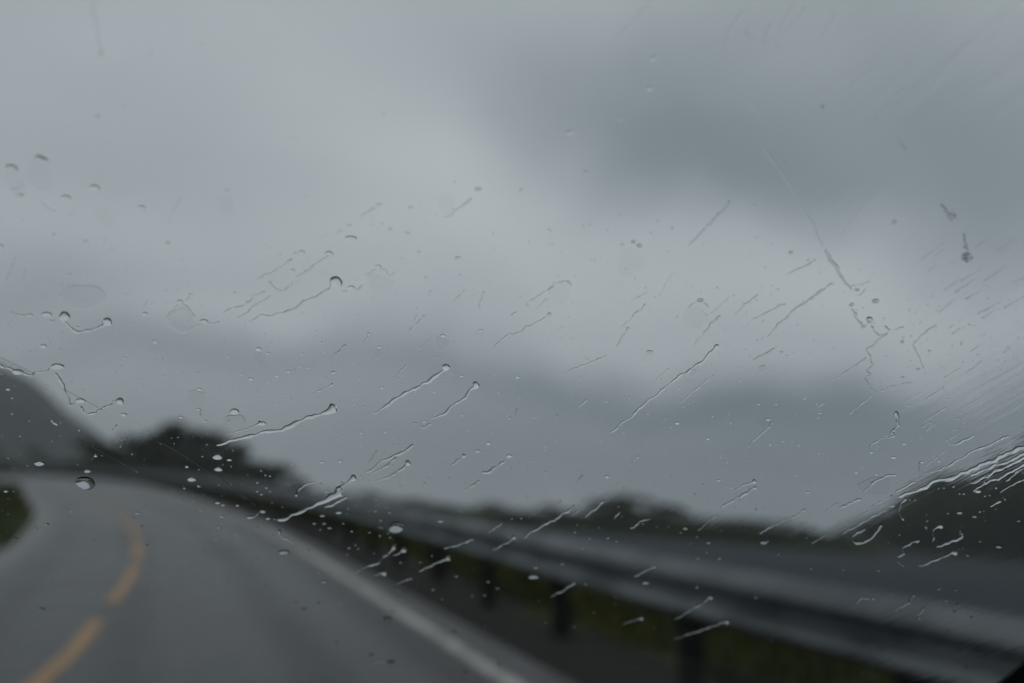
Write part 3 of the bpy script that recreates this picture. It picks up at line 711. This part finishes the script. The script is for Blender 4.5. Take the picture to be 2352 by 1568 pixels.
# streaks: crop, points, width, head width, head width at the far end
ST = [
('A',[(1940,722),(1925,738),(1880,780),(1830,815),(1760,850),(1690,890),(1640,912),(1560,938),(1490,942),(1420,975)],11,76,0),
('D',[(1866,10),(1850,22),(1820,42),(1740,75),(1680,95),(1560,145),(1500,155),(1430,180),(1340,200),(1290,220),(1200,238)],19,56,0),
('A',[(1880,590),(1860,605),(1830,635),(1790,655),(1765,680),(1720,703),(1680,720)],8,0,0),('A',[(1670,612),(1600,662),(1550,690),(1510,710),(1460,735)],7,0,0),
('A',[(1535,745),(1560,770),(1600,798),(1625,795),(1660,770)],10,0,0),('A',[(1515,800),(1460,820),(1430,820)],7,0,0),('A',[(1450,838),(1400,875),(1330,897),(1270,918)],8,0,0),
('A',[(1550,825),(1500,855),(1440,890),(1400,930),(1355,948)],7,0,0),('A',[(1255,970),(1240,980),(1200,982),(1182,972)],7,0,0),('A',[(1165,985),(1130,992),(1100,1008),(1065,1025)],6,0,0),
('A',[(1045,868),(1085,905),(1110,950)],7,0,0),('A',[(1018,872),(980,915),(950,945)],4,0,0),('A',[(1085,828),(1060,860)],5,0,0),('A',[(65,915),(135,940),(160,938)],9,0,0),('A',[(275,965),(330,970)],7,0,0),
('A',[(388,915),(370,960),(390,985),(450,1032),(580,998),(610,975),(636,955)],11,60,54),('A',[(0,1210),(80,1240),(170,1270),(195,1268),(210,1252),(260,1250),(290,1230)],9,0,0),
('A',[(325,1255),(345,1290),(370,1330),(375,1365),(395,1395),(405,1440),(430,1425)],10,0,0),('A',[(465,1442),(470,1462),(520,1488),(590,1460),(650,1430),(708,1408)],7,0,44),
('A',[(1905,1318),(1860,1345),(1800,1370),(1780,1385)],8,14,0),('A',[(1975,1098),(1930,1140),(1880,1190)],5,12,0),('A',[(222,272),(260,310),(300,338),(330,336)],7,0,0),('A',[(68,216),(115,210),(140,180)],5,0,0),('A',[(395,367),(440,355)],4,0,0),
('A',[(850,842),(820,890)],4,0,0),('A',[(90,625),(65,680),(40,740)],5,0,0),('A',[(148,690),(125,735)],4,0,0),('A',[(1028,285),(970,380)],4,0,0),('A',[(1560,1070),(1520,1115)],3,0,0),('A',[(1770,1230),(1815,1180)],3,0,0),('A',[(1909,1250),(1840,1300)],5,20,0),('A',[(1695,1225),(1670,1262)],4,0,0),
('B',[(285,322),(250,348),(205,373)],8,0,0),('B',[(155,424),(120,428)],9,0,0),('B',[(100,455),(60,470)],6,0,0),('B',[(840,266),(790,312),(745,345),(715,370),(670,378)],9,0,0),
('B',[(300,675),(260,695),(235,710)],8,0,0),('B',[(325,678),(350,682),(375,710),(405,685)],7,0,0),('B',[(220,765),(190,788),(175,782)],7,0,0),('B',[(130,795),(110,805),(90,790)],6,0,0),
('B',[(1310,748),(1290,780),(1250,805),(1210,830),(1170,855),(1140,880)],7,0,0),('B',[(1318,747),(1345,745),(1362,742),(1390,752),(1408,775)],9,0,0),('B',[(1270,838),(1235,870),(1205,905)],5,0,0),
('B',[(1290,925),(1240,960),(1190,985),(1140,1015),(1085,1042),(1055,1040),(1020,1075),(965,1110),(940,1135)],9,24,0),('B',[(573,938),(550,965),(510,995),(475,1035)],8,18,0),('B',[(527,935),(505,975)],5,14,0),('B',[(1060,938),(1080,924),(1098,920)],9,0,0),
('B',[(803,795),(760,835),(725,865)],6,16,0),('B',[(905,800),(885,870),(875,905)],6,14,0),('B',[(612,795),(580,830)],5,14,0),('B',[(1826,870),(1790,910),(1740,955),(1690,1010)],7,13,0),('B',[(1732,1003),(1700,1050),(1655,1115)],7,14,0),
('B',[(1606,1162),(1530,1190),(1440,1225),(1390,1250),(1340,1268)],7,10,0),('B',[(1835,805),(1790,830),(1740,860)],4,0,0),
('X',[(1650,787),(1618,818),(1597,835),(1568,855),(1545,872),(1490,915),(1450,950),(1398,988)],4.8,9,0),
('B',[(699,1206),(680,1245),(640,1265),(600,1300),(540,1335),(480,1365),(400,1410),(340,1450),(280,1490)],14,46,0),
('B',[(877,1312),(850,1340),(815,1375),(775,1415),(720,1450),(690,1480),(640,1510),(605,1520)],14,44,0),
('B',[(470,1210),(430,1250),(390,1300)],6,0,0),('B',[(121,1100),(65,1145),(15,1200)],7,15,0),('B',[(257,1035),(215,1105)],6,17,0),('B',[(1960,1230),(1920,1265),(1870,1310)],5,0,0),('B',[(1496,1408),(1440,1460)],6,12,0),('B',[(1740,1392),(1700,1440)],6,10,0),
('B',[(1103,1448),(1085,1500)],5,0,0),('B',[(1105,1325),(1085,1390)],5,0,0),('B',[(640,1045),(575,1095),(520,1125)],4,0,0),('B',[(1985,690),(1945,750),(1905,825)],3,0,0),('B',[(420,1175),(395,1200)],4,0,0),
('C',[(321,282),(290,325),(240,375),(190,425),(130,490),(80,545)],9,18,0),('C',[(520,0),(560,60),(605,120),(640,185),(690,255),(735,325),(790,410),(815,480),(850,550)],9,0,0),
('C',[(855,560),(880,610),(925,670),(955,715),(990,770),(1010,795)],15,0,0),('C',[(1010,768),(1060,758),(1118,740)],5,0,0),('C',[(1100,780),(1060,815),(1030,820)],5,0,0),
('C',[(905,748),(880,765),(830,800),(765,848),(700,890),(640,945),(580,1000),(525,1055)],9,0,0),('C',[(635,868),(560,900),(500,930),(440,965)],6,9,0),('C',[(475,815),(435,850),(390,885),(345,935)],7,10,0),('C',[(310,835),(260,880),(200,930)],4,0,0),
('C',[(264,938),(220,970),(195,1005),(110,1100)],8,12,0),('C',[(571,1118),(520,1150),(445,1188)],11,0,0),('C',[(228,1272),(170,1315),(90,1380),(15,1440)],7,12,0),('C',[(75,895),(125,855)],6,0,0),('C',[(165,865),(198,893)],9,0,0),
('C',[(1010,895),(1020,915),(1050,970),(1075,1000),(1100,985),(1119,944)],9,0,40),('C',[(1120,992),(1145,1030),(1165,1050),(1190,1040)],8,0,0),('C',[(1190,1003),(1213,1012),(1235,1018)],14,0,0),
('C',[(1215,1035),(1150,1085),(1100,1130),(1115,1165),(1120,1200),(1130,1215),(1095,1245),(1115,1270),(1087,1288),(1110,1330),(1150,1370),(1175,1390)],8,0,0),
('C',[(1095,1172),(1040,1210),(970,1260),(905,1302)],8,0,0),('C',[(1125,1385),(1070,1430),(985,1500)],7,0,0),('C',[(1490,990),(1430,1030),(1370,1085),(1360,1105),(1395,1170),(1420,1240)],6,0,0),
('C',[(1350,1310),(1260,1330),(1200,1350)],6,0,0),('C',[(1305,1000),(1245,1020)],5,0,0),('C',[(1085,290),(1000,410),(940,480)],4,0,0),('C',[(808,619),(740,655),(640,700)],6,10,0),('C',[(1492,640),(1440,700)],5,0,0),
('C',[(1247,1478),(1262,1500),(1275,1540),(1283,1568)],15,28,0),('C',[(855,1425),(810,1460)],6,0,0),
('D',[(1905,482),(1888,480),(1840,520),(1760,555),(1700,585),(1650,620),(1590,640),(1535,640)],24,60,0),('D',[(1925,520),(1860,560),(1800,580)],15,0,0),('D',[(1370,635),(1420,625),(1445,606)],13,0,0),('D',[(1550,700),(1570,740),(1630,775)],13,0,0),
('D',[(1640,520),(1680,460),(1750,440)],11,0,0),('D',[(320,130),(290,90)],9,0,0),('D',[(690,190),(670,250)],9,0,0),('D',[(655,120),(625,155)],6,0,0),('D',[(1665,130),(1690,142)],9,0,0),('D',[(1457,108),(1440,120),(1340,155),(1260,180)],7,30,0),
('D',[(1085,34),(1110,42),(1118,70)],8,0,0),
('E',[(590,118),(550,142),(525,125)],10,0,0),('E',[(493,228),(440,270),(370,300),(310,335),(225,390)],12,0,0),('E',[(400,300),(350,345),(270,390)],10,0,0),('E',[(472,324),(435,362),(370,400),(280,440)],11,34,0),('E',[(173,404),(140,430),(105,455),(60,485)],14,38,0),
('E',[(1000,325),(960,355),(900,392),(871,384)],11,0,18),('E',[(860,430),(820,460),(770,487)],10,0,0),('E',[(783,292),(740,315),(695,348)],8,25,0),('E',[(290,265),(240,340)],5,0,0),
('E',[(1385,568),(1350,600),(1290,635),(1210,680),(1140,720),(1100,750)],13,0,0),('E',[(1420,580),(1370,635)],9,0,0),('E',[(1545,540),(1510,580),(1480,600),(1440,635)],12,0,0),('E',[(1635,600),(1600,645)],9,0,0),('E',[(1800,640),(1745,665),(1690,700)],10,0,0),
('E',[(1058,740),(1010,775),(920,822)],11,26,0),('E',[(985,665),(905,722)],10,0,0),('E',[(825,755),(760,780),(660,810)],12,0,0),('E',[(693,848),(640,880),(560,915),(520,935)],16,34,0),
('E',[(393,788),(350,830),(290,885),(230,905),(165,942)],16,34,0),('E',[(452,810),(420,830),(375,842)],14,34,0),('E',[(345,942),(270,955)],11,34,0),('E',[(485,970),(400,1000)],10,0,0),
('E',[(1390,995),(1330,1030),(1250,1072)],12,20,0),('E',[(1430,400),(1395,450)],7,0,0),('E',[(1740,296),(1665,365)],5,14,0),('E',[(1310,540),(1270,575)],8,0,0),('E',[(890,548),(850,590)],7,0,0),('E',[(335,1424),(270,1440)],14,0,0),('E',[(1835,905),(1710,965)],10,0,0),('E',[(1765,1188),(1650,1225)],9,26,0),
('F',[(1663,180),(1610,210),(1560,232),(1510,230)],12,0,0),('F',[(1850,182),(1760,225),(1690,255),(1630,280),(1560,325),(1480,365),(1370,400)],10,0,0),
('F',[(1990,210),(1941,235),(1850,285),(1770,320),(1700,345),(1620,380),(1540,405),(1450,440),(1360,480),(1280,505),(1235,518)],22,0,0),
('F',[(1990,275),(1941,300),(1850,350),(1760,390),(1640,450)],13,0,0),('F',[(1941,275),(1870,315),(1780,350),(1700,380),(1640,415)],12,0,0),('F',[(1990,318),(1941,340),(1830,400),(1720,450),(1650,490)],12,0,0),
('F',[(1340,438),(1270,468),(1220,500)],11,0,0),('F',[(1282,522),(1262,555),(1250,600),(1275,650)],13,0,0),('F',[(1230,400),(1180,405),(1105,440),(1060,480),(1045,498)],10,0,0),('F',[(1035,530),(970,558),(900,585)],11,0,0),('F',[(910,555),(860,590),(820,615)],9,0,0),
('F',[(1150,545),(1070,590)],7,0,0),('F',[(1220,565),(1110,625),(1000,685),(930,725)],9,0,0),('F',[(1145,670),(1115,720),(1070,760),(1020,785),(985,750),(1010,715),(1060,695)],15,0,0),
('F',[(455,434),(400,455),(325,485)],9,26,0),('F',[(455,467),(380,510),(320,545),(255,585)],10,20,0),('F',[(730,588),(650,635),(560,680),(470,725)],9,0,0),('F',[(240,620),(180,665),(130,710)],7,0,0),('F',[(840,735),(760,780)],7,0,0),
('F',[(1487,680),(1440,705),(1440,735),(1430,775)],15,30,0),('F',[(1578,710),(1590,740),(1560,760),(1500,775),(1450,800)],17,28,0),('F',[(1568,822),(1510,845),(1450,870),(1350,908)],15,34,0),('F',[(1360,765),(1270,800),(1272,835),(1235,858)],13,0,0),('F',[(1235,870),(1270,910)],10,0,0),
('F',[(212,1070),(150,1110),(80,1155),(0,1200)],14,28,0),('F',[(305,1203),(220,1235),(110,1270),(0,1305)],14,34,0),('F',[(1080,1085),(1030,1090),(985,1140)],11,0,0),('F',[(1330,1060),(1290,1110),(1220,1150)],13,0,0),('F',[(1380,1130),(1360,1160),(1340,1180)],13,0,0),
('F',[(1810,545),(1745,572)],9,0,0),('F',[(1941,420),(1800,492)],7,0,0),('F',[(1245,125),(1205,155),(1212,185),(1140,205),(1090,240),(1085,262)],9,0,0),('F',[(1355,330),(1355,400)],6,0,0),('F',[(540,105),(530,130),(480,175),(400,245)],7,0,0),
('H',[(1660,300),(1600,350),(1540,410)],7,0,0),('H',[(1800,400),(1700,500),(1640,570)],7,0,0),('H',[(2110,180),(1990,300),(1900,420)],7,0,0),('H',[(2230,330),(2140,412)],9,0,0),('H',[(1480,60),(1400,200)],8,0,0),('H',[(1060,50),(1030,90),(985,160),(965,245)],9,0,0),('H',[(1110,105),(1080,130),(1085,175),(1120,180)],8,0,0),('H',[(1185,110),(1150,190),(1200,185),(1235,225)],8,0,0),('H',[(640,0),(590,60),(530,120),(445,200)],6,0,0),
('H',[(1290,20),(1215,160)],9,0,0),('H',[(1350,30),(1240,165)],8,0,0),('H',[(1075,430),(1080,460),(1130,530),(1160,580)],7,0,0),('H',[(1155,680),(1200,740),(1240,804)],7,0,0),
]
def zone(px, py):
    if py < 300: c = ['upper left sky', 'upper middle sky', 'upper right sky', 'top right sky'][min(3, int(px/588))]
    elif py < 620: c = ['pale sky far left', 'pale sky left of centre', 'bright middle sky', 'dark cloud right of centre', 'right hand sky', 'far right sky'][min(5, int(px/392))]
    elif py < 800: c = ['grey cloud bank at far left', 'cloud above the left trees', 'sky left of centre', 'sky at centre', 'sky right of centre', 'pale sky at right', 'far right cloud'][min(6, int(px/336))]
    elif py < 960: c = ['mountain top at left', 'sky above the left trees', 'low sky left of centre', 'low sky at centre', 'low sky right of centre', 'low grey cloud at right', 'low sky at far right'][min(6, int(px/336))]
    elif py < 1120: c = ['mountain and bend of the road', 'row of left trees', 'sky above the low tree clump', 'sky above the far shore', 'sky above the right shore', 'sky beside the wooded point', 'wooded point'][min(6, int(px/336))]
    elif py < 1290: c = ['inner bend of the road', 'outer edge of the bend', 'far guardrail', 'middle of the guardrail', 'far shore', 'right end of the shore', 'water below the point'][min(6, int(px/336))]
    elif py < 1430: c = ['left lane', 'road surface at centre', 'white line middle', 'grass under the rail', 'near guardrail beam', 'near guardrail at right', 'dark right corner'][min(6, int(px/336))]
    else: c = ['yellow dashes', 'bottom of the road', 'bottom of the white line', 'bottom gravel', 'grass beside the near post', 'grass right of the near post', 'bottom right corner'][min(6, int(px/336))]
    return c
def low_k(py): return 1 - .56*sst(1020, 1260, py)     # flatter low on the glass, shaped so these drops show less bright sky
# --- single drops
dl = []
for c, lst in DROPS.items():
    for (x, y, w) in lst:
        px, py = full(c, x, y); s = CR[c][2]; W_ = w*s*1.0
        dl.append((px, py + W_*.22, max(W_*(1.08 - .3*sst(1080, 1300, py)), 2.2)))
dl.sort(key=lambda d: -d[2])
BIG, REST = dl[:290], dl[290:]
def size_word(w): return 'large' if w > 18 else 'medium' if w > 9.5 else 'small' if w > 6 else 'tiny'
groups = {}
for d in BIG: groups.setdefault((size_word(d[2]), zone(d[0], d[1])), []).append(d)
for (sw, zn), lst in groups.items():
    lst.sort(key=lambda d: d[0])
    for i, (px, py, w) in enumerate(lst):
        V_, F_, SM = [], [], []
        ringy = w > 30
        drop_mesh(V_, F_, SM, px, py, w, asp=random.uniform(.6, .85) if not ringy else 1.05, slope=(random.uniform(50, 60) if not ringy else 26)*low_k(py), seg=24 if w > 12 else 16, ring=7 if w > 12 else 5)
        lab = f'lone {sw} raindrop on glass over the {zn}' if len(lst) == 1 else f'{sw} raindrop over the {zn}, {ORD[i]} from the left'
        obj('raindrop', V_, fix(V_, F_, SM), water, smooth=SM, label=lab, cat='raindrop', group='raindrops on the windscreen')
V_, F_, SM = [], [], []
for (px, py, w) in REST: drop_mesh(V_, F_, SM, px, py, w, seg=12, ring=4)
for _ in range(1500):
    while True:
        px, py = random.uniform(0, 2352), random.gauss(860, 230)
        if 380 < py < 1560 and random.random() < .35 + .65*(noise.noise(Vector((px*.005, py*.006, 4)))+.5): break
    drop_mesh(V_, F_, SM, px, py, random.choice((1.6,1.9,2.2,2.6,3.0,3.4,4.2))*(1 if py < 1100 else 1.4), asp=random.uniform(.9, 1.5), seg=10, ring=3, slope=random.uniform(42,60)*low_k(py)**1.3)
obj('rain_spray', V_, fix(V_, F_, SM), water, smooth=SM, kind='stuff', label='fine spray of tiny water specks over the windscreen')
# --- streaks
sl = []
for (c, pts, w, h1, h2) in ST:
    P = [full(c, *p) for p in pts]; s = CR[c][2]
    ln = sum(math.dist(a, b) for a, b in zip(P, P[1:])); straight = math.dist(P[0], P[-1])/ln
    sl.append((P, w*s*(1.25 - .42*sst(1060, 1250, P[0][1])), h1*s, h2*s, ln, straight))
# wiper smears at the right edge
rnd = random.Random(3)
for k in range(46):
    if k < 34: px, py, an = rnd.uniform(2110, 2340), rnd.uniform(560, 1120), rnd.uniform(-.50, -.72)
    else: px, py, an = rnd.uniform(1800, 2330), rnd.uniform(10, 500), rnd.uniform(-.78, -.95)
    l_ = rnd.uniform(12, 70)
    P = [(px, py), (px+math.cos(an)*l_*.5+rnd.uniform(-1,1), py+math.sin(an)*l_*.5+rnd.uniform(-1,1)), (px+math.cos(an)*l_, py+math.sin(an)*l_)]
    sl.append((P, rnd.uniform(1.6, 3.4), 0, 0, l_, 1))
def form(ln, st, h): return ('long' if ln > 110 else 'short' if ln < 35 else 'medium') + (' winding' if st < .93 else ' straight') + (' headed' if h else ' headless')
groups = {}
for q in sl:
    mx_, my_ = q[0][0]
    groups.setdefault((form(q[4], q[5], q[2]), zone(mx_, my_)), []).append(q)
for (fmn, zn), lst in groups.items():
    lst.sort(key=lambda q: q[0][0][0])
    a_, b_, c_ = fmn.split()
    txt = f'{a_} {b_} {"drop-tipped streak" if c_ == "headed" else "water streak"} over the {zn}'
    for i, (P, w, h1, h2, ln, st_) in enumerate(lst):
        V_, F_, SM = [], [], []
        low = c_ == 'headless' and P[0][0] > 1750 and P[0][1] < 640 and w < 3.5
        sweep_mesh(V_, F_, SM, P, w, h1, h2, slope=30 if low else random.uniform(54, 64)*low_k(P[0][1])**.5, wobble=.32 if w < 5 else .26)
        obj('water_streak', V_, fix(V_, F_, SM), water, smooth=SM, label=txt if len(lst) == 1 else f'{txt}, {ORD[i]} from the left', cat='water streak', group='water streaks on the windscreen')
# --- thin wet patches left under drops
PT = [('A',475,830,250,140,'lobed'),('A',1480,1190,60,100,''),('A',885,1125,44,64,''),('A',1345,1530,110,90,''),('A',1125,1400,96,100,''),('A',1030,965,140,160,''),('A',605,380,90,110,''),('A',1290,300,80,120,''),('A',235,140,130,180,''),('A',95,170,110,140,''),
('B',1335,810,120,130,''),('B',880,1048,42,56,''),('B',665,1095,72,92,''),('B',305,1150,44,66,''),('B',1838,1162,62,66,''),('B',695,300,86,110,''),('B',310,760,130,120,''),('B',1740,630,150,150,''),
('C',120,945,140,120,''),('C',98,1258,70,54,''),('C',500,1240,44,56,''),('C',515,1545,60,60,''),('F',1115,460,170,110,'')]
PZ = {}
for (c, x, y, w_, h_, s_) in PT:
    px, py = full(c, x, y); sc_ = CR[c][2]
    V_, F_, SM = [], [], []
    drop_mesh(V_, F_, SM, px, py, w_*sc_, asp=h_/w_*1.15, seg=40, ring=12, flat=.00006 if s_ == '' else .00014)
    o = obj('wet_patch', V_, fix(V_, F_, SM), water, smooth=SM, cat='wet patch', group='thin wet patches on the glass')
    PZ.setdefault(zone(px, py), []).append((px, o))
for zn, lst in PZ.items():
    lst.sort(key=lambda q: q[0])
    for i, (px, o) in enumerate(lst):
        o['label'] = f'faint thin wet patch over the {zn}' + ('' if len(lst) == 1 else f', {ORD[i]} from the left')
# --- dirt on the glass
dirt = mottled('dried_dirt', (.15,.14,.125), (.24,.225,.20), 900, (.8,.9), 0)
def specks(name, blobs, label, cat, group):
    V_, F_ = [], []
    for (px, py, R, cnt, sz) in blobs:
        for _ in range(cnt):
            a = random.uniform(0, 2*PI); q = R*random.random()**.45; c, t = pane(px+math.cos(a)*q, py+math.sin(a)*q*.9); rr = sz*random.uniform(.5, 1.3)*t/F
            b = len(V_); k = 7
            for i in range(k):
                ang = 2*PI*i/k; V_.append(S(c.x+math.cos(ang)*rr*random.uniform(.6,1.2), c.y+math.sin(ang)*rr*random.uniform(.6,1.2), .00015))
            V_.append(S(c.x, c.y, .00035))
            for i in range(k): F_.append([b+i, b+(i+1)%k, b+k])
    obj(name, V_, F_, dirt, label=label, cat=cat, group=group)
G_ = 'dried dirt marks on the glass'
specks('dirt_mark', [(*full('C',1665,605), 13, 130, 1.1)] + [(*full('C', 1658-6*i*.3, 560-16*i), 5.5-.4*i, 16, .8) for i in range(6)], 'brown teardrop shaped dirt mark, lower one of two in the right sky', 'dirt mark', G_)
specks('dirt_mark', [(*full('C',1575,370), 11, 60, 1.0)] + [(*full('C', 1550-9*i, 345-12*i), 4, 10, .9) for i in range(4)], 'brown smudged dirt mark, upper one of two in the right sky', 'dirt mark', G_)
specks('dirt_mark', [(*full('C',1248,404), 6, 18, .9)], 'small faint dirt spot left of the two brown marks', 'dirt mark', G_)
specks('dirt_mark', [(*full('H',1425,488), 5, 16, 1.0)], 'small brown dirt spot high in the right sky', 'dirt mark', G_)
specks('dirt_mark', [(*full('H',1778+6*i,645+9*i), 4-.5*i, 5, .8) for i in range(6)], 'short slanting brown dirt dash in the upper right sky', 'dirt mark', G_)
specks('dirt_mark', [(*full('G',430+i*1.9,i*12), 3.2, 3, .9) for i in range(21)] + [(*full('G',465,245), 7, 13, 1.0), (*full('G',415,68), 5, 4, .9)], 'long faint brown dirt run at the top left', 'dirt mark', G_)
rnd = random.Random(5)
specks('dirt_specks', [(rnd.uniform(2090, 2345), rnd.uniform(600, 900), 7, rnd.randint(2, 7), .55) for _ in range(60)], 'scatter of fine brown specks along the far right of the glass', 'dirt specks', G_)
# --- hairline scratches
scr = mat('scratch_in_glass', (.75,.78,.8), .35, Transmission_Weight=.55, IOR=1.5)
for (c, pts, lab) in (('D',[(430,200),(560,270),(770,385)],'thin pale scratch running down to the bend of the road'),('D',[(860,205),(1010,285),(1150,380),(1240,430),(1420,570)],'long pale scratch across the dark left trees'),
                      ('A',[(0,1165),(200,1258)],'hairline scratch above the mountain'),('A',[(370,1350),(600,1470)],'hairline scratch over the mountain foot')):
    V_, F_, SM = [], [], []
    P = [full(c, *p) for p in pts]; sweep_mesh(V_, F_, SM, P, 1.5 if c == 'D' else .8, slope=30, wobble=.03, scale_h=.4)
    obj('scratch', V_, fix(V_, F_, SM), scr, smooth=SM, label=lab, cat='scratch', group='scratches in the windscreen')

# ------------------------------------------------------------------ rain haze
hz = bpy.data.materials.new('rain_haze'); hz.use_nodes = True; t = hz.node_tree; t.nodes.clear()
o_ = t.nodes.new('ShaderNodeOutputMaterial'); v = t.nodes.new('ShaderNodeVolumePrincipled')
v.inputs['Color'].default_value = (.84,.87,.92,1); v.inputs['Density'].default_value = .0004; t.links.new(v.outputs[0], o_.inputs['Volume'])
V_, F_ = [], []; box_at(V_, F_, Vector((0, 0, 85)), Vector((1,0,0)), Vector((0,1,0)), Vector((0,0,1)), 6600, 6600, 210)
obj('haze', V_, F_, hz, kind='stuff', label='thin grey rain haze')
